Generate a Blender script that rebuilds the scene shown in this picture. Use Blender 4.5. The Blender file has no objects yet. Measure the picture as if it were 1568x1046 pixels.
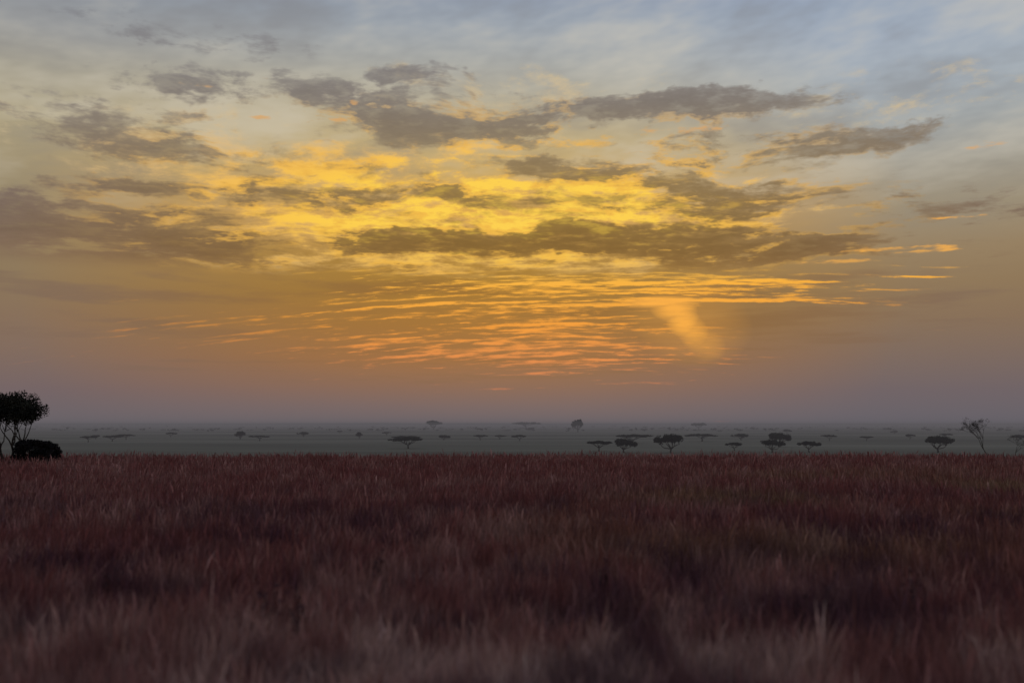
import bpy, math, numpy as np
from mathutils import Vector
sc = bpy.context.scene
sc.view_settings.view_transform = 'Standard'
sc.view_settings.look = 'None'
sc.view_settings.exposure = 0
rng = np.random.default_rng(7)

F = 1524.0
PITCH = math.atan(127 / F)
CAMZ = 3.2
PLAIN = -12.0

# ------------------------------------------------------------------ helpers
def ray(x, y):
    cx = (x - 784) / F; cy = (523 - y) / F
    return (cx, math.cos(PITCH) - cy * math.sin(PITCH), math.sin(PITCH) + cy * math.cos(PITCH))

def on_ground(x, y, z):
    X, Y, Z = ray(x, y)
    t = (z - CAMZ) / Z
    return X * t, Y * t

def at_depth(x, d):
    X, Y, Z = ray(x, 660)
    return X / Y * d

def px2uv(x, y):
    X, Y, Z = ray(x, y)
    return math.atan2(X, Y) * 15.24, Z / math.hypot(X, Y) * 15.24

def lin(c):
    r = []
    for v in c:
        v = v / 255.0
        r.append(v / 12.92 if v <= 0.04045 else ((v + 0.055) / 1.055) ** 2.4)
    return (r[0], r[1], r[2], 1.0)

def vnoise(x, y, scale, seed):
    r = np.random.default_rng(seed)
    g = r.random((256, 256))
    x = x / scale; y = y / scale
    xi = np.floor(x).astype(int); yi = np.floor(y).astype(int)
    fx = x - xi; fy = y - yi
    fx = fx * fx * (3 - 2 * fx); fy = fy * fy * (3 - 2 * fy)
    a = g[xi % 256, yi % 256]; b = g[(xi + 1) % 256, yi % 256]
    c = g[xi % 256, (yi + 1) % 256]; d = g[(xi + 1) % 256, (yi + 1) % 256]
    return (a * (1 - fx) + b * fx) * (1 - fy) + (c * (1 - fx) + d * fx) * fy

# ------------------------------------------------------------------ node DSL
class E:
    def __init__(s, nt, sock): s.nt = nt; s.s = sock
    def _m(s, op, *o):
        n = s.nt.nodes.new('ShaderNodeMath'); n.operation = op
        for i, v in enumerate((s,) + o):
            if isinstance(v, E): s.nt.links.new(v.s, n.inputs[i])
            else: n.inputs[i].default_value = v
        return E(s.nt, n.outputs[0])
    def __add__(s, o): return s._m('ADD', o)
    __radd__ = __add__
    def __sub__(s, o): return s._m('SUBTRACT', o)
    def __rsub__(s, o): return (s * -1.0) + o
    def __mul__(s, o): return s._m('MULTIPLY', o)
    __rmul__ = __mul__
    def __truediv__(s, o): return s._m('DIVIDE', o)
    def max(s, o): return s._m('MAXIMUM', o)
    def min(s, o): return s._m('MINIMUM', o)
    def madd(s, a, b): return s._m('MULTIPLY_ADD', a, b)
    def ln(s): return s._m('LOGARITHM', math.e)
    def sm(s, a, b, lo=0.0, hi=1.0):
        n = s.nt.nodes.new('ShaderNodeMapRange'); n.interpolation_type = 'SMOOTHSTEP'
        s.nt.links.new(s.s, n.inputs[0])
        n.inputs[1].default_value = a; n.inputs[2].default_value = b
        n.inputs[3].default_value = lo; n.inputs[4].default_value = hi
        return E(s.nt, n.outputs[0])

def vec(nt, x, y, z=0.0):
    n = nt.nodes.new('ShaderNodeCombineXYZ')
    for i, v in enumerate((x, y, z)):
        if isinstance(v, E): nt.links.new(v.s, n.inputs[i])
        else: n.inputs[i].default_value = v
    return E(nt, n.outputs[0])

def noise(nt, v, scale=1.0, detail=4, rough=0.55, dist=0.0):
    n = nt.nodes.new('ShaderNodeTexNoise')
    nt.links.new(v.s, n.inputs['Vector'])
    n.inputs['Scale'].default_value = scale; n.inputs['Detail'].default_value = detail
    n.inputs['Roughness'].default_value = rough; n.inputs['Distortion'].default_value = dist
    return E(nt, n.outputs[0])

def ramp(nt, f, stops):
    n = nt.nodes.new('ShaderNodeValToRGB')
    el = n.color_ramp.elements
    stops = sorted(stops)
    el[0].position = stops[0][0]; el[0].color = stops[0][1]
    el[1].position = stops[-1][0]; el[1].color = stops[-1][1]
    for p, c in stops[1:-1]:
        e = el.new(p); e.color = c
    nt.links.new(f.s, n.inputs[0])
    return E(nt, n.outputs[0])

def mix(nt, f, a, b, mode='MIX'):
    n = nt.nodes.new('ShaderNodeMix'); n.data_type = 'RGBA'; n.blend_type = mode
    for i, v in ((0, f), (6, a), (7, b)):
        if isinstance(v, E): nt.links.new(v.s, n.inputs[i])
        else: n.inputs[i].default_value = v
    return E(nt, n.outputs[2])

# ------------------------------------------------------------------ world sky
w = bpy.data.worlds.new("World"); sc.world = w; w.use_nodes = True
w.cycles.sampling_method = 'NONE'
nt = w.node_tree; nt.nodes.clear()
tc = nt.nodes.new('ShaderNodeTexCoord')
sep = nt.nodes.new('ShaderNodeSeparateXYZ'); nt.links.new(tc.outputs['Generated'], sep.inputs[0])
X = E(nt, sep.outputs[0]); Y = E(nt, sep.outputs[1]); Z = E(nt, sep.outputs[2])
U = X._m('ARCTAN2', Y) * 15.24
V = ((Z / (X * X + Y * Y)._m('SQRT').max(0.02)) * 15.24).max(0.0).min(40.0)
lnV = (V + 0.5).ln()
Vf = V / 9.0
Vs = (V * 0.16 + 0.1).min(1.0)

def vstop(y, c): return (max(0.0, px2uv(784, y)[1]) / 9.0, lin(c))

def blob(x, y, rx, ry, amp=1.0, P=None, b=1.3, bow=False, acc=None):
    """elliptical patch of sky (direction-space), parabolic falloff"""
    u, v = px2uv(x, y)
    if bow: v += 0.011 * (u - 1.6) ** 2
    rx /= 100; ry /= 100
    n = nt.nodes.new('ShaderNodeVectorMath'); n.operation = 'MULTIPLY_ADD'
    nt.links.new(P.s, n.inputs[0]); n.inputs[1].default_value = (1 / rx, 1 / ry, 0); n.inputs[2].default_value = (-u / rx, -v / ry, 0)
    q = nt.nodes.new('ShaderNodeVectorMath'); q.operation = 'DOT_PRODUCT'
    nt.links.new(n.outputs[0], q.inputs[0]); nt.links.new(n.outputs[0], q.inputs[1])
    r = E(nt, q.outputs['Value']).madd(-amp / (b * b), amp)
    return r.max(0.0) if acc is None else r.max(acc)

def union(lst, **kw):
    r = None
    for q in lst: r = blob(*q, acc=r, **kw)
    return r

# ---- clear-air gradient (shared)
zen = (1.0, lin((122, 136, 160)))
centre = ramp(nt, Vf, [vstop(650, (111, 103, 108)), vstop(622, (125, 105, 101)), vstop(590, (142, 106, 84)), vstop(550, (155, 108, 64)),
    vstop(500, (158, 112, 52)), vstop(450, (162, 118, 50)), vstop(400, (172, 129, 56)), vstop(340, (206, 156, 74)), vstop(280, (206, 168, 96)),
    vstop(220, (194, 171, 122)), vstop(160, (186, 175, 148)), vstop(100, (176, 175, 166)), vstop(40, (162, 170, 178)), vstop(0, (152, 163, 178)), zen])
left = ramp(nt, Vf, [vstop(650, (109, 103, 109)), vstop(600, (118, 102, 103)), vstop(550, (130, 108, 96)), vstop(500, (137, 113, 92)),
    vstop(450, (142, 120, 92)), vstop(400, (146, 126, 96)), vstop(340, (152, 136, 107)), vstop(280, (164, 149, 118)), vstop(220, (174, 162, 132)),
    vstop(160, (168, 162, 146)), vstop(100, (155, 156, 156)), vstop(40, (144, 150, 158)), vstop(0, (137, 144, 155)), zen])
right = ramp(nt, Vf, [vstop(650, (105, 101, 109)), vstop(600, (113, 101, 104)), vstop(550, (126, 107, 97)), vstop(500, (137, 113, 90)),
    vstop(450, (145, 121, 91)), vstop(400, (152, 130, 100)), vstop(340, (157, 144, 121)), vstop(280, (160, 155, 143)), vstop(220, (163, 167, 167)),
    vstop(160, (169, 178, 186)), vstop(100, (163, 174, 188)), vstop(40, (155, 168, 186)), vstop(0, (149, 162, 184)), zen])
base0 = mix(nt, U.sm(-4.5, 5.0), left, right)
base0 = mix(nt, blob(720, 380, 620, 560, P=vec(nt, U, V), b=1.05), base0, centre)

def bgr(c, s=0.97):
    b = nt.nodes.new('ShaderNodeBackground'); nt.links.new(c.s, b.inputs[0]); b.inputs[1].default_value = s; return b
def mixsh(f, a, b):
    m = nt.nodes.new('ShaderNodeMixShader'); nt.links.new(f.s, m.inputs[0]); nt.links.new(a.outputs[0], m.inputs[1]); nt.links.new(b.outputs[0], m.inputs[2]); return m

# ================= upper band: broken cloud deck
def upper():
    w1 = noise(nt, vec(nt, U * 0.5, lnV * 3.2, 3.1), 1, 1) - 0.5
    w2 = noise(nt, vec(nt, U * 0.5, lnV * 3.2, 9.7), 1, 1) - 0.5
    w3 = noise(nt, vec(nt, U * 3.0, lnV * 13.0, 5.0), 1, 2, .6) - 0.5
    w4 = noise(nt, vec(nt, U * 3.0, lnV * 13.0, 15.0), 1, 2, .6) - 0.5
    PW = vec(nt, U + w1 * 1.1 + w3 * 0.8, V + (w2 * 0.7 + w4 * 0.42) * Vs)
    PS = vec(nt, U + w1 * 0.4, V + w2 * 0.15 * Vs)
    base = base0
    hz = noise(nt, vec(nt, U * 0.35 - V * 0.25, lnV * 4.5, 21.0), 1, 4, .62)
    hzm = V.sm(2.2, 4.5)
    base = mix(nt, hz.sm(0.45, 0.70) * hzm * 0.45, base, lin((214, 206, 188)))
    base = mix(nt, hz.sm(0.30, 0.52, 1.0, 0.0) * hzm * 0.44, base, lin((126, 124, 126)))
    n1 = noise(nt, vec(nt, U * 0.75 + w1 * 0.8, lnV * 11.5 + w2 * 1.2, 0.0), 1.0, 5, 0.66)
    n2 = noise(nt, vec(nt, U * 0.95 + w1 * 0.6, lnV * 13.0 + w2 * 1.5, 44.0), 1.0, 5, 0.66)
    n3 = noise(nt, vec(nt, U * 2.0, lnV * 30.0, 70.0), 1.0, 3, 0.65)
    # lit wisps
    ym = union([(450, 262, 270, 54, 1.0), (300, 215, 280, 44, 0.65), (860, 325, 350, 52, 1.2), (560, 345, 280, 42, 1.05),
                (620, 240, 280, 40, 0.7), (770, 140, 250, 36, 0.55), (700, 404, 440, 22, 0.9), (110, 195, 240, 36, 0.55),
                (940, 300, 260, 44, 0.75), (1400, 165, 260, 50, 0.42)], P=PW)
    ya = (ym + (n2 - 0.5) * 4.0 + (n3 - .5) * 1.0).sm(0.25, 1.35) * ym.sm(0, .3)
    ycol = mix(nt, blob(720, 320, 540, 115, 1, PS), lin((210, 188, 148)), lin((250, 188, 74)))
    base = mix(nt, ya * 0.82, base, ycol)
    hot = blob(770, 322, 430, 95, 1, PS)
    yh = (ym + (n2 - 0.5) * 4.0 + (n3 - 0.5) * 1.8).sm(0.55, 1.35) * hot
    base = mix(nt, (yh * 1.35).min(.98), base, mix(nt, hot.sm(.3, .9), lin((255, 196, 72)), lin((255, 210, 80))))
    # clouds
    dm = union([
        (690, 188, 190, 52, 1.15), (620, 122, 85, 20, 0.8), (495, 145, 100, 36, 0.8), (800, 178, 170, 28, 0.95),
        (1030, 168, 210, 26, 1.1), (1150, 160, 90, 12, 0.75), (1290, 216, 150, 20, 0.95), (1380, 204, 90, 14, .7), (1120, 230, 240, 34, .5),
        (120, 180, 200, 34, 0.75), (330, 138, 170, 22, 0.6), (250, 228, 160, 18, 0.75),
        (70, 335, 300, 38, 1.2), (40, 402, 270, 32, 1.15), (280, 388, 200, 28, 1.05), (100, 440, 260, 20, 0.9),
        (250, 280, 160, 18, 1.0), (390, 294, 140, 16, 1.0), (560, 293, 150, 16, 0.95),
        (890, 266, 120, 24, 1.05), (1020, 280, 130, 24, .95), (1120, 305, 200, 30, 0.95), (700, 298, 60, 13, 1.15), (960, 320, 120, 16, .65),
        (700, 368, 220, 20, 1.4), (900, 366, 260, 24, 1.55), (1130, 385, 200, 22, 1.3), (560, 376, 90, 18, 1.25), (480, 440, 330, 16, 0.75),
        (280, 58, 180, 28, 0.55), (1300, 430, 340, 30, 0.5), (700, 330, 640, 110, .36), (1350, 330, 260, 50, .35),
    ], P=PW)
    df = dm + (n1 - 0.5) * 3.5 + (n3 - 0.5) * 1.5
    da = df.sm(0.22, 0.92) * dm.sm(.02, .25)
    dcore = df.sm(0.6, 1.7)
    c_c = ramp(nt, Vf, [vstop(450, (146, 104, 50)), vstop(385, (132, 99, 50)), vstop(340, (136, 107, 58)), vstop(280, (144, 118, 76)),
        vstop(220, (139, 122, 98)), vstop(160, (128, 118, 110)), vstop(60, (136, 133, 134))])
    c_s = ramp(nt, Vf, [vstop(440, (134, 110, 92)), vstop(385, (127, 107, 94)), vstop(330, (123, 107, 102)), vstop(280, (127, 114, 103)),
        vstop(200, (134, 126, 121)), vstop(60, (133, 135, 141))])
    dc = mix(nt, blob(800, 330, 620, 420, 1, PS), c_s, c_c)
    dc = mix(nt, dcore * 0.38, dc, mix(nt, 1.0, dc, (0.62, 0.58, 0.55, 1), 'MULTIPLY'))
    dc = mix(nt, (n3.sm(0.45, 0.7)) * 0.32, dc, base)
    rim = da * (1.0 - da) * 4.0
    warm = blob(760, 320, 520, 150, 1, PS)
    sky = mix(nt, da * 0.93, base, dc)
    sky = mix(nt, rim * warm * n2.sm(0.44, 0.58) * 0.7, sky, lin((254, 192, 76)))
    ub = union([(1045, 200, 70, 7, .9), (545, 160, 9, 6), (395, 181, 26, 4, .8), (520, 186, 24, 4, .8),
                (320, 134, 50, 4, .45), (400, 120, 18, 4, .6), (1510, 222, 40, 6, .6), (1460, 333, 60, 3, .8), (1330, 384, 80, 4, .85), (1430, 380, 40, 6, .75),
                (1400, 386, 60, 3, .85), (1270, 401, 50, 4, .85), (1500, 382, 22, 3, .7)], P=PS)
    ux = (ub + (n3 - .5) * 2.6).sm(.50, 1.05) * ub.sm(0, .3)
    return mix(nt, ux * 0.8, sky, mix(nt, V.sm(3.2, 4.2), lin((248, 178, 80)), lin((218, 166, 104))))

# ================= lower band: rippled, lit streaks
def lower():
    w1 = noise(nt, vec(nt, U * 0.5, lnV * 3.2, 3.1), 1, 1) - 0.5
    w2 = noise(nt, vec(nt, U * 0.5, lnV * 3.2, 9.7), 1, 1) - 0.5
    n3 = noise(nt, vec(nt, U * 2.0, lnV * 30.0, 70.0), 1.0, 3, 0.65)
    n1 = noise(nt, vec(nt, U * 0.5, lnV * 9.0, 33.0), 1.0, 4, 0.6)
    du = U - 1.6
    Vb = V + du * du * 0.011
    st1 = noise(nt, vec(nt, U * 0.42 + w1 * 0.5, Vb * 10.5 + w2 * 0.6, 80.0), 1, 4, .62)
    st2 = noise(nt, vec(nt, U * 2.0, Vb * 24.0 + w2 * 0.6, 90.0), 1, 4, .64)
    PB = vec(nt, U + w1 * 0.3, Vb + w2 * 0.10 + (n3 - .5) * 0.06)
    PS = vec(nt, U + w1 * 0.4, V + w2 * 0.1)
    sky = base0
    # thin brown veils
    dv = union([(480, 440, 330, 20, .8), (1180, 480, 330, 60, .8), (100, 440, 300, 20, .9), (150, 500, 300, 26, .6), (760, 480, 300, 14, .6), (1300, 430, 300, 24, .6), (700, 560, 500, 30, .5)], P=PS)
    sky = mix(nt, (dv + (n1 - .5) * 3.4).sm(.3, 1.2) * dv.sm(0, .3) * .6, sky, mix(nt, blob(800, 470, 500, 120, 1, PS), lin((126, 103, 88)), lin((140, 99, 48))))
    sm_ = union([(900, 440, 460, 34, 1.0), (770, 515, 340, 54, 1.0), (860, 545, 270, 28, 1.0), (430, 495, 380, 32, .55), (780, 408, 360, 18, .95),
                 (1340, 395, 160, 22, .5), (150, 470, 300, 46, .22), (920, 580, 250, 16, .6)], P=PB, bow=True)
    s1 = (sm_ + (st1 - 0.5) * 3.4 + (st2 - .5) * 1.8).sm(0.72, 1.35)
    s2 = (sm_ * 0.9 + (st2 - 0.5) * 4.2 + (st1 - .5) * 1.4).sm(0.86, 1.45)
    lines = union([(960, 433, 330, 5), (1120, 458, 260, 4.2), (880, 467, 200, 4), (640, 470, 280, 3.5, .9), (830, 497, 190, 4.5, .95), (620, 487, 110, 2.8, .8),
                   (780, 595, 120, 1.8, .6), (840, 571, 70, 3, .85), (1400, 423, 60, 2.6, .9), (1000, 447, 260, 3, .9), (900, 420, 240, 3, .8),
                   (250, 498, 160, 3, .6), (820, 540, 190, 4, .8), (900, 551, 150, 3, .8), (760, 524, 150, 3, .8), (1180, 428, 120, 4, .95)], P=PB, bow=True)
    ls = (lines + (st2 - .5) * 2.6 + (n3 - .5) * .8).sm(.45, .95) * lines.sm(0, .4)
    ocol = ramp(nt, Vf, [vstop(605, (190, 118, 88)), vstop(550, (232, 142, 76)), vstop(500, (246, 158, 60)), vstop(440, (254, 180, 64)), vstop(400, (250, 194, 78))])
    ocol = mix(nt, U.sm(-5.5, -1.5, .5, 0.0), ocol, sky)
    sky = mix(nt, s1 * 0.34, sky, ocol)
    sky = mix(nt, blob(700, 510, 330, 60, .08, PS), sky, lin((214, 134, 76)))
    sky = mix(nt, (s1 * st2.sm(.42, .60)).max(s2).max(ls) * (sm_.max(lines * 0.95)).sm(0.0, 0.8) * 0.94, sky, ocol)
    vg = union([(1020, 462, 52, 9, 1.0), (1040, 474, 32, 18, .95), (1051, 490, 24, 26, .95), (1063, 508, 24, 26, .65), (1076, 524, 30, 26, .38), (1060, 495, 70, 55, .22)], P=PS)
    return mix(nt, (vg * (0.55 + n3 * 1.0)).min(1.0) * 0.92, sky, lin((253, 176, 72)))

up = bgr(upper()); lo = bgr(lower())
hz0 = noise(nt, vec(nt, U * 0.35 - V * 0.25, lnV * 4.5, 21.0), 1, 2, .6)
outer = bgr(mix(nt, hz0.sm(.4, .7) * .25 * V.sm(2, 4), base0, lin((200, 196, 188))))
front = mixsh(V.sm(2.15, 2.5), lo, up)
away = U._m('ABSOLUTE').sm(9.5, 12.0).max(V.sm(7.6, 9.5))
cl = mixsh(away, front, outer)
nis = nt.nodes.new('ShaderNodeTexSky'); nis.sky_type = 'NISHITA'; nis.sun_disc = False
nis.sun_elevation = math.radians(6); nis.sun_rotation = math.radians(2); nis.dust_density = 3.0
bg1 = nt.nodes.new('ShaderNodeBackground'); nt.links.new(nis.outputs[0], bg1.inputs[0]); bg1.inputs[1].default_value = 0.0004
ad = nt.nodes.new('ShaderNodeAddShader'); nt.links.new(bg1.outputs[0], ad.inputs[0]); nt.links.new(cl.outputs[0], ad.inputs[1])
wo = nt.nodes.new('ShaderNodeOutputWorld'); nt.links.new(ad.outputs[0], wo.inputs[0])

# ------------------------------------------------------------------ sun (veiled by cloud)
sl = bpy.data.lights.new('sun', 'SUN'); sl.energy = 0.10; sl.angle = math.radians(12); sl.color = (1, .72, .45)
so = bpy.data.objects.new('sun', sl); sc.collection.objects.link(so)
sd = Vector((math.sin(math.radians(2)) * math.cos(math.radians(6)), math.cos(math.radians(2)) * math.cos(math.radians(6)), math.sin(math.radians(6))))
so.rotation_euler = (-sd).to_track_quat('-Z', 'Y').to_euler()

# ------------------------------------------------------------------ materials (all matte vegetation / soil)
def mat_new(name):
    m = bpy.data.materials.new(name); m.use_nodes = True
    n = m.node_tree; n.nodes.clear()
    b = n.nodes.new('ShaderNodeBsdfDiffuse'); o = n.nodes.new('ShaderNodeOutputMaterial')
    n.links.new(b.outputs[0], o.inputs['Surface'])
    return m, n, b

def geo_pos(nt_):
    g = nt_.nodes.new('ShaderNodeNewGeometry'); s = nt_.nodes.new('ShaderNodeSeparateXYZ')
    nt_.links.new(g.outputs['Position'], s.inputs[0])
    return E(nt_, s.outputs[0]), E(nt_, s.outputs[1]), E(nt_, s.outputs[2])

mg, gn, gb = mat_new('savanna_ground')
gx, gy, gz = geo_pos(gn)
a1 = noise(gn, vec(gn, gx, gy), 0.12, 6, .6)
fieldc = ramp(gn, a1, [(0.3, (0.075, 0.030, 0.038, 1)), (0.7, (0.15, 0.060, 0.062, 1))])
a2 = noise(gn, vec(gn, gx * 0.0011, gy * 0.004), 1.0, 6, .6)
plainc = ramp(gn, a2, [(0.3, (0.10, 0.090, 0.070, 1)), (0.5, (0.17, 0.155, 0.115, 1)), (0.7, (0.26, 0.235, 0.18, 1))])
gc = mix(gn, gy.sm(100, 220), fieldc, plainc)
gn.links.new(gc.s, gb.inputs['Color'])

mgr, n_, b_ = mat_new('dry_grass')
at = n_.nodes.new('ShaderNodeAttribute'); at.attribute_name = 'col'
px_, py_, pz_ = geo_pos(n_)
k = noise(n_, vec(n_, px_, py_), 3.0, 1, .5)
gcol = mix(n_, k.sm(.3, .7) * 0.3, E(n_, at.outputs['Color']), mix(n_, 1.0, E(n_, at.outputs['Color']), (0.5, .5, .55, 1), 'MULTIPLY'))
n_.links.new(gcol.s, b_.inputs['Color'])

def foliage(name, c1, c2):
    m, n, b = mat_new(name)
    x, y, z = geo_pos(n)
    q = noise(n, vec(n, x, y, z), 1.3, 4, .6)
    c = ramp(n, q, [(0.35, c1), (0.65, c2)])
    n.links.new(c.s, b.inputs['Color'])
    return m
m_leaf = foliage('acacia_leaves', (0.018, 0.018, 0.016, 1), (0.050, 0.048, 0.036, 1))
m_bark = foliage('acacia_bark', (0.03, 0.024, 0.022, 1), (0.07, 0.055, 0.045, 1))
m_bush = foliage('bush_leaves', (0.012, 0.012, 0.013, 1), (0.030, 0.026, 0.026, 1))
m_weed = foliage('weed_leaves', (0.045, 0.024, 0.032, 1), (0.10, 0.055, 0.062, 1))

# ------------------------------------------------------------------ terrain
def terrain_z(x, y):
    edge = 91 + 2.5 * np.sin(x * 0.021 + 1) + 1.0 * np.sin(x * 0.09)
    t = np.clip((y - edge) / 260.0, 0, 1)
    s = t * t * (3 - 2 * t) * 0.35 + t * 0.65
    z = PLAIN * s
    return z

ys = np.concatenate([np.linspace(-150, 4, 12), np.linspace(6, 110, 80), np.linspace(115, 420, 50), np.geomspace(440, 40000, 60)])
xs = np.concatenate([-np.geomspace(10500, 40000, 14)[::-1], -np.linspace(300, 10000, 60)[::-1], np.linspace(-290, 290, 117), np.linspace(300, 10000, 60), np.geomspace(10500, 40000, 14)])
gxx, gyy = np.meshgrid(xs, ys)
zz = terrain_z(gxx, gyy)
zz += (vnoise(gxx, gyy, 7, 3) - .5) * 0.15 * (gyy < 110)
# faint low ridges at the horizon
zz += np.clip((gyy - 9000) / 5000, 0, 1) * (vnoise(gxx + 50000, gyy, 2600, 61) * .65 + vnoise(gxx + 50000, gyy, 900, 62) * .35) * 44
nr, nc = gxx.shape
idx = np.arange(nr * nc).reshape(nr, nc)
faces = np.stack([idx[:-1, :-1], idx[:-1, 1:], idx[1:, 1:], idx[1:, :-1]], -1).reshape(-1, 4)
me = bpy.data.meshes.new('ground')
me.from_pydata(np.stack([gxx, gyy, zz], -1).reshape(-1, 3).tolist(), [], faces.tolist())
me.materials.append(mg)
for p in me.polygons: p.use_smooth = True
sc.collection.objects.link(bpy.data.objects.new('ground', me))

# ------------------------------------------------------------------ grass
def fast_mesh(name, verts, loops, starts, totals, mats, matidx=None):
    me = bpy.data.meshes.new(name)
    me.vertices.add(len(verts)); me.vertices.foreach_set('co', verts.astype(np.float32).ravel())
    me.loops.add(len(loops)); me.loops.foreach_set('vertex_index', loops.astype(np.int32))
    me.polygons.add(len(starts)); me.polygons.foreach_set('loop_start', starts.astype(np.int32))
    me.polygons.foreach_set('loop_total', totals.astype(np.int32))
    if matidx is not None: me.polygons.foreach_set('material_index', matidx.astype(np.int32))
    for m in mats: me.materials.append(m)
    me.update(calc_edges=True); me.validate()
    return me

NT = 52000; PER = 10
dd = np.exp(rng.uniform(math.log(4.5), math.log(97), NT)); az = rng.uniform(-0.66, 0.66, NT)
tx = dd * np.tan(az); ty = dd
lean_x = rng.normal(0, 0.14, NT) + 0.03; lean_y = rng.normal(0, 0.12, NT)
tall = np.clip((vnoise(tx, ty, .55, 13) - .60) * 4, 0, 1)
th = 0.54 + 0.42 * (vnoise(tx, ty, 1.1, 11) - .45) + 0.18 * (vnoise(tx, ty, 5, 12) - .5) + rng.normal(0, .12, NT) + .24 * tall
th = np.clip(th, .16, 1.3)
N = NT * PER
rep = lambda a: np.repeat(a, PER)
spread = (0.05 + 0.011 * rep(dd)) * np.repeat(rng.uniform(.4, 2.0, NT), PER)
bx = rep(tx) + rng.normal(0, 1, N) * spread; by = rep(ty) + rng.normal(0, 1, N) * spread
d = rep(dd)
bz = terrain_z(bx, by) - 0.05
h = rep(th) * rng.uniform(.35, 1.15, N)
lx = rep(lean_x) + rng.normal(0, .17, N); ly = rep(lean_y) + rng.normal(0, .14, N)
wd = (0.0020 + 0.00030 * d) * rng.uniform(.5, 1.4, N)
plume = rng.random(N) < 0.25
ang = rng.uniform(-1.3, 1.3, N)
cx_ = np.cos(ang) * wd; cy_ = np.sin(ang) * wd
midf = np.where(plume, .78, .5); mw = np.where(plume, 1.4, .8)
Vt = np.zeros((N, 5, 3))
Vt[:, 0] = np.stack([bx - cx_ * .6, by - cy_ * .6, bz], -1); Vt[:, 1] = np.stack([bx + cx_ * .6, by + cy_ * .6, bz], -1)
mx = bx + lx * h * midf ** 2; my = by + ly * h * midf ** 2; mz = bz + h * midf
Vt[:, 2] = np.stack([mx + cx_ * mw, my + cy_ * mw, mz], -1); Vt[:, 3] = np.stack([mx - cx_ * mw, my - cy_ * mw, mz], -1)
Vt[:, 4] = np.stack([bx + lx * h, by + ly * h, bz + h], -1)
b0 = np.arange(N) * 5
loops = np.stack([b0, b0 + 1, b0 + 2, b0 + 3, b0 + 3, b0 + 2, b0 + 4], -1).ravel()
starts = np.stack([np.arange(N) * 7, np.arange(N) * 7 + 4], -1).ravel()
totals = np.tile([4, 3], N)
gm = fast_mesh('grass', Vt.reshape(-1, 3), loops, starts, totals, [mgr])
# species / patch colours
red = np.array([.235, .084, .078]); pale = np.array([.60, .40, .34]); dark = np.array([.085, .040, .056]); green = np.array([.23, .160, .075])
pa = np.clip((vnoise(bx, by, 2.4, 21) * .4 + vnoise(bx, by, .6, 22) * .6 - .42) * 3.6, 0, 1)
nearw = np.clip((18 - d) / 11, 0, 1)
pa = np.clip(pa * .32 + nearw * .30 + pa * nearw * .6 - np.clip(bx / d, 0, 1) * .30 * nearw, 0, 1)
da_ = np.clip((vnoise(bx, by, 4.5, 31) * .40 + vnoise(bx, by, .8, 32) * .60 - .52) * 4.5, 0, 1) * np.clip((55 - d) / 25, 0, 1)
gr = np.clip((vnoise(bx, by, 8, 41) - .42) * 2.5, 0, 1) * np.clip((bx / d + 0.05) * 3, 0, 1) * np.clip((d - 13) / 8, 0, 1) * np.clip((75 - d) / 30, 0, 1)
col = red[None] * np.ones((N, 1))
col = col * (1 - pa[:, None]) + pale * pa[:, None]
col = col * (1 - .65 * gr[:, None]) + green * .65 * gr[:, None]
col = col * (1 - .85 * da_[:, None]) + dark * .85 * da_[:, None]
col *= rng.uniform(.78, 1.22, (N, 1)) * np.repeat(rng.uniform(.70, 1.30, NT), PER)[:, None]
col[plume] *= 1.2
ca = gm.color_attributes.new('col', 'FLOAT_COLOR', 'POINT')
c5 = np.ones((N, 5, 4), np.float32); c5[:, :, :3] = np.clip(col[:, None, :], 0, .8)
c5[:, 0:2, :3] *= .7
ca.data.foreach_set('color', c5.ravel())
sc.collection.objects.link(bpy.data.objects.new('grass', gm))

# ------------------------------------------------------------------ trees
class Builder:
    def __init__(s): s.v = []; s.f = []; s.m = []; s.n = 0
    def add(s, v, f, mi):
        s.v.append(v); s.f += [tuple(i + s.n for i in q) for q in f]; s.m += [mi] * len(f); s.n += len(v)
    def tube(s, pts, rad, sides=6):
        pts = np.array(pts); k = len(pts); vs = []
        for i in range(k):
            t = pts[min(i + 1, k - 1)] - pts[max(i - 1, 0)]; t = t / (np.linalg.norm(t) + 1e-9)
            a = np.cross(t, [0.3, 1, 0.1]); a /= np.linalg.norm(a); b = np.cross(t, a)
            for j in range(sides):
                q = 2 * math.pi * j / sides
                vs.append(pts[i] + rad[i] * (math.cos(q) * a + math.sin(q) * b))
        fs = [(i * sides + j, i * sides + (j + 1) % sides, (i + 1) * sides + (j + 1) % sides, (i + 1) * sides + j) for i in range(k - 1) for j in range(sides)]
        s.add(np.array(vs), fs, 0)
    def leaves(s, cen, rad, n, size, r):
        # leaf sprays scattered in a flattened clump
        dv = r.normal(0, 1, (n, 3)); dv /= np.linalg.norm(dv, axis=1)[:, None]
        p = np.array(cen) + dv * (r.random((n, 1)) ** .45) * np.array(rad)
        a = r.normal(0, 1, (n, 3)); a /= np.linalg.norm(a, axis=1)[:, None]
        b = np.cross(a, r.normal(0, 1, (n, 3))); b /= np.linalg.norm(b, axis=1)[:, None]
        sz = size * r.uniform(.5, 1.4, (n, 1))
        vs = np.stack([p - a * sz, p - b * sz * .5, p + a * sz, p + b * sz * .5], 1).reshape(-1, 3)
        s.add(vs, [(4 * i, 4 * i + 1, 4 * i + 2, 4 * i + 3) for i in range(n)], 1)
    def mesh(s, name, mats):
        me = bpy.data.meshes.new(name); me.from_pydata(np.concatenate(s.v).tolist(), [], s.f)
        for m in mats: me.materials.append(m)
        me.polygons.foreach_set('material_index', s.m); return me

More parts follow.
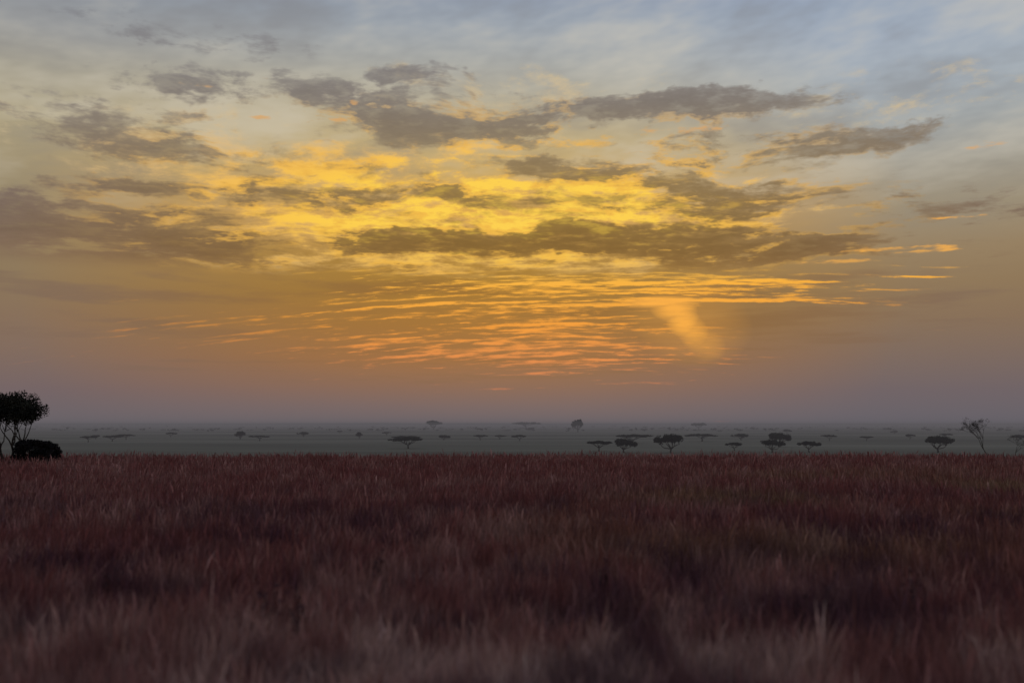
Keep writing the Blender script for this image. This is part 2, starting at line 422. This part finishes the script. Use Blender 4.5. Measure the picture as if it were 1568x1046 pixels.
def curve(p, q, r, bend, k=4):
    p = np.array(p, float); q = np.array(q, float)
    L = np.linalg.norm(q - p); off = r.normal(0, bend * L, 3)
    return [p + (q - p) * t + off * math.sin(math.pi * t) + r.normal(0, .02 * L, 3) * (0 < t < 1) for t in np.linspace(0, 1, k + 1)]

def acacia(seed, H, W, crown=0.35, fork=0.35, nl=7, per=3, leafn=70, leafs=.30, stems=1, dens=1.0, tr=0.16):
    """crown = crown thickness / H ; fork = height of first forking / H"""
    r = np.random.default_rng(seed); B = Builder()
    for sidx in range(stems):
        off = np.array([(sidx - (stems - 1) / 2) * tr * 2.0, r.normal(0, .1), 0])
        dirx = (sidx - (stems - 1) / 2) * W * .20
        f = np.array([off[0] + dirx * .5 + r.normal(0, .03) * H, off[1] + r.normal(0, .03) * H, H * fork * r.uniform(.8, 1.15)])
        c = curve(off + [0, 0, -.3], f, r, .06)
        B.tube(c, np.linspace(tr * 1.25, tr * .75, len(c)), 8)
        nlm = max(3, int(round(nl / stems)))
        for i in range(nlm):
            a = 2 * math.pi * (i + r.uniform(-.3, .3)) / nlm
            rr = W / 2 * r.uniform(.35, .68) / (1 if stems == 1 else 1.5)
            q = np.array([dirx + math.cos(a) * rr, math.sin(a) * rr, H * (1 - crown * r.uniform(.55, .95))])
            c2 = curve(f, q, r, .07)
            B.tube(c2, np.linspace(tr * .6, tr * .25, len(c2)), 6)
            for j in range(per):
                a2 = a + r.uniform(-.9, .9); r2 = rr + W / 2 * r.uniform(-.25, .38)
                r2 = min(r2, W * .46)
                e = r2 / (W / 2)
                top = H * (1 - crown * (.18 + .42 * e * e) - r.uniform(0, .22) * crown)
                t = np.array([dirx * .6 + math.cos(a2) * r2, math.sin(a2) * r2, top])
                c3 = curve(q, t, r, .09, 3)
                B.tube(c3, np.linspace(tr * .25, tr * .08, len(c3)), 5)
                for _ in range(2):
                    cl = t + np.array([r.normal(0, .07) * W, r.normal(0, .07) * W, r.normal(0, .03) * H])
                    rad = (W * r.uniform(.09, .15), W * r.uniform(.09, .15), H * crown * r.uniform(.16, .30))
                    B.tube([c3[-2], cl], [tr * .1, tr * .03], 4)
                    B.leaves(cl, rad, int(leafn * dens), leafs, r)
                if r.random() < .5:
                    cl = (q + t) / 2 + np.array([0, 0, .1 * crown * H])
                    B.leaves(cl, (W * .08, W * .08, H * crown * .16), int(leafn * dens * .6), leafs, r)
    return B

def put(name, me, x, y, z, s=1.0, rz=0.0, sx=None, sz=None):
    o = bpy.data.objects.new(name, me); sc.collection.objects.link(o)
    o.location = (x, y, z); o.rotation_euler = (0, 0, rz); o.scale = (sx or s, sx or s, sz or s); return o

mats = [m_bark, m_leaf]
variants = []   # (mesh, H, W)
for i, (H, W, c, f) in enumerate([(7, 13, .42, .38), (7, 9, .72, .2), (7, 11, .62, .25), (6, 13, .38, .42), (8, 8, .65, .2), (7, 12, .5, .3)]):
    B = acacia(100 + i, H, W, c, f, nl=7, per=3, leafn=90, leafs=.3, dens=1.25, tr=.34)
    variants.append((B.mesh('acacia_%d' % i, mats), H, W))

# (x px, base y px, width px, height px, variant)
T = [(625, 687, 40, 15, 0), (619, 678, 34, 9, 3), (917, 691, 32, 14, 0), (955, 693, 28, 19, 1), (1027, 694, 38, 25, 2), (1125, 690, 22, 11, 5), (1182, 693, 30, 17, 2),
     (1193, 684, 28, 19, 1), (1239, 693, 26, 15, 5), (1437, 693, 38, 22, 2), (968, 679, 42, 12, 0), (1075, 676, 38, 10, 3),
     (135, 677, 20, 8, 3), (147, 673, 13, 6, 5), (172, 676, 24, 8, 0), (193, 673, 22, 7, 3), (262, 669, 14, 6, 5), (368, 673, 13, 11, 4), (398, 675, 24, 7, 3),
     (465, 669, 12, 7, 1), (550, 672, 8, 9, 4), (592, 667, 10, 5, 5), (680, 674, 15, 7, 1), (735, 674, 18, 7, 3), (765, 673, 14, 6, 0), (795, 675, 18, 8, 5),
     (1135, 674, 18, 9, 1), (1270, 675, 17, 8, 0), (1327, 675, 17, 6, 3), (1393, 673, 13, 7, 5), (1448, 672, 16, 7, 3), (1560, 676, 18, 9, 2), (885, 662, 15, 17, 4),
     (663, 658, 24, 12, 2), (805, 657, 36, 9, 3), (1070, 658, 22, 9, 5), (1205, 664, 10, 6, 1), (520, 664, 8, 4, 5), (1370, 664, 9, 4, 1)]
for i, (x, yb, wp, hp, vi) in enumerate(T):
    X0, Y0 = on_ground(x, yb, PLAIN)
    me, H, W = variants[vi]
    mpp = Y0 / F
    put('acacia_tree', me, X0, Y0, PLAIN, rz=i * 1.7, sx=wp * mpp / W * 1.18, sz=hp * mpp / H * 1.18)

# treeline near the horizon: one object
r = np.random.default_rng(5); B = Builder()
for i in range(330):
    yy = 15.2 / (r.uniform(2.8, 11.5) / F); xx = r.uniform(-.62, .62) * yy
    wv = r.uniform(5, 16) * (1 + yy / 5000); hv = r.uniform(3, 6.5) * (1 + yy / 7000)
    for q in range(4):
        B.leaves((xx + r.normal(0, wv * .25), yy, PLAIN + hv * r.uniform(.45, .75)), (wv * .28, wv * .28, hv * .25), 22, hv * .16, r)
    B.tube([(xx, yy, PLAIN), (xx, yy, PLAIN + hv * .6)], [hv * .06, hv * .03], 5)
o = bpy.data.objects.new('distant_trees', B.mesh('distant_trees', mats)); sc.collection.objects.link(o)

# big acacia on the left
B = acacia(23, 5.75, 4.9, .62, .26, nl=12, per=5, leafn=190, leafs=.085, stems=3, dens=1.1, tr=.11)
put('acacia_tree', B.mesh('acacia_near', mats), at_depth(14, 81), 81, 0)

# dense rounded bush beside it
r = np.random.default_rng(9); B = Builder()
for i in range(9):
    a = r.uniform(0, 6.28)
    c = curve((0, 0, -.1), (math.cos(a) * 1.4, math.sin(a) * .8, 1.3), r, .1); B.tube(c, np.linspace(.05, .015, len(c)), 5)
for i in range(70):
    u = r.uniform(-1, 1); v = r.uniform(-1, 1)
    topz = 2.0 * (1 - abs(u) ** 5 * .35) - .12 * u - .1 * v * v
    B.leaves((u * 1.5, v * .95, r.uniform(.3, topz - .28)), (.32, .32, .28), 170, .075, r)
for i in range(26):
    u = -1 + 2 * i / 25
    B.leaves((u * 1.5, r.uniform(-.6, .6), 2.0 * (1 - abs(u) ** 5 * .30) - .12 * u - .22), (.34, .3, .22), 200, .07, r)
put('bush', B.mesh('bush', [m_bark, m_bush]), at_depth(57, 79), 79, 0)

# sparse, nearly bare trees on the right
def bare(seed, H, W, tr, levels=5):
    r = np.random.default_rng(seed); B = Builder()
    def grow(p, d, L, rad, lv):
        q = p + d * L
        c = curve(p, q, r, .05, 3); B.tube(c, np.linspace(rad, rad * .6, len(c)), 5)
        if lv == 0:
            B.leaves(q, (.22, .22, .16), 5, .05, r); return
        for _ in range(3 if lv > 1 else 4):
            nd = d + r.normal(0, .48, 3) * np.array([W, W, .6]); nd[2] = abs(nd[2]) * .8 + .12; nd /= np.linalg.norm(nd)
            grow(q, nd, L * r.uniform(.62, .85), rad * .58, lv - 1)
    grow(np.array([0, 0, -.2]), np.array([.03, 0, 1.]), H * .33, tr, levels)
    return B
def tz(x, y): return float(terrain_z(np.array([x]), np.array([y]))[0])
x0 = at_depth(1504, 150); put('bare_tree', bare(3, 6.0, .8, .09).mesh('bare_tree', mats), x0, 150, tz(x0, 150))
x0 = at_depth(1553, 165); put('bare_tree', bare(8, 5.2, 1.3, .06, 4).mesh('bare_tree_b', mats), x0, 165, tz(x0, 165))

# a few slender weeds standing in the grass
def weed(seed, H, W):
    r = np.random.default_rng(seed); B = Builder()
    for i in range(6):
        a = r.uniform(0, 6.28); rr = W * r.uniform(.1, .4)
        t = np.array([math.cos(a) * rr, math.sin(a) * rr, H * r.uniform(.65, 1.05)])
        c = curve((0, 0, -.05), t, r, .08); B.tube(c, np.linspace(.008, .003, len(c)), 4)
        for q in (.6, .8, 1.0):
            B.leaves(np.array(c[0]) + (t - np.array(c[0])) * q, (.06, .06, .08), 9, .03, r)
    return B
wm = [weed(40 + i, .95, .7).mesh('weed_%d' % i, [m_bark, m_weed]) for i in range(3)]
r = np.random.default_rng(77)
for i, (x, y, s) in enumerate([(412, 985, .95), (466, 1005, .9), (572, 912, .9), (1250, 1010, .95), (925, 925, .85), (1392, 945, .8), (170, 930, .75)]):
    X0, Y0 = on_ground(x, y, 0.0)
    put('weed_plant', wm[i % 3], X0, Y0, 0, s=s, rz=r.uniform(0, 6))

# ------------------------------------------------------------------ thin evening ground haze over the plain
bm_v = [(x, y, z) for z in (PLAIN - 3, 9) for (x, y) in ((-16000, 130), (16000, 130), (16000, 39000), (-16000, 39000))]
bf = [(3, 2, 1, 0), (4, 5, 6, 7), (0, 1, 5, 4), (1, 2, 6, 5), (2, 3, 7, 6), (3, 0, 4, 7)]
hm = bpy.data.meshes.new('haze'); hm.from_pydata(bm_v, [], bf)
mh = bpy.data.materials.new('haze'); mh.use_nodes = True; hn = mh.node_tree; hn.nodes.clear()
BETA = 0.00036
ab = hn.nodes.new('ShaderNodeVolumeAbsorption'); ab.inputs['Color'].default_value = (0, 0, 0, 1); ab.inputs['Density'].default_value = BETA
em = hn.nodes.new('ShaderNodeEmission'); em.inputs['Color'].default_value = lin((91, 88, 92)); em.inputs['Strength'].default_value = BETA  # self-emission stands in for sky light scattered by the haze
ha = hn.nodes.new('ShaderNodeAddShader'); hn.links.new(ab.outputs[0], ha.inputs[0]); hn.links.new(em.outputs[0], ha.inputs[1])
ho = hn.nodes.new('ShaderNodeOutputMaterial'); hn.links.new(ha.outputs[0], ho.inputs['Volume'])
hm.materials.append(mh); sc.collection.objects.link(bpy.data.objects.new('haze', hm))

# ------------------------------------------------------------------ camera
cd = bpy.data.cameras.new('camera'); cd.lens = 35; cd.sensor_width = 36; cd.clip_end = 100000; cd.clip_start = .1
co = bpy.data.objects.new('camera', cd); sc.collection.objects.link(co)
co.location = (0, 0, CAMZ); co.rotation_euler = (math.radians(90) + PITCH, 0, 0)
cd.dof.use_dof = True; cd.dof.focus_distance = 140; cd.dof.aperture_fstop = 0.45
sc.camera = co
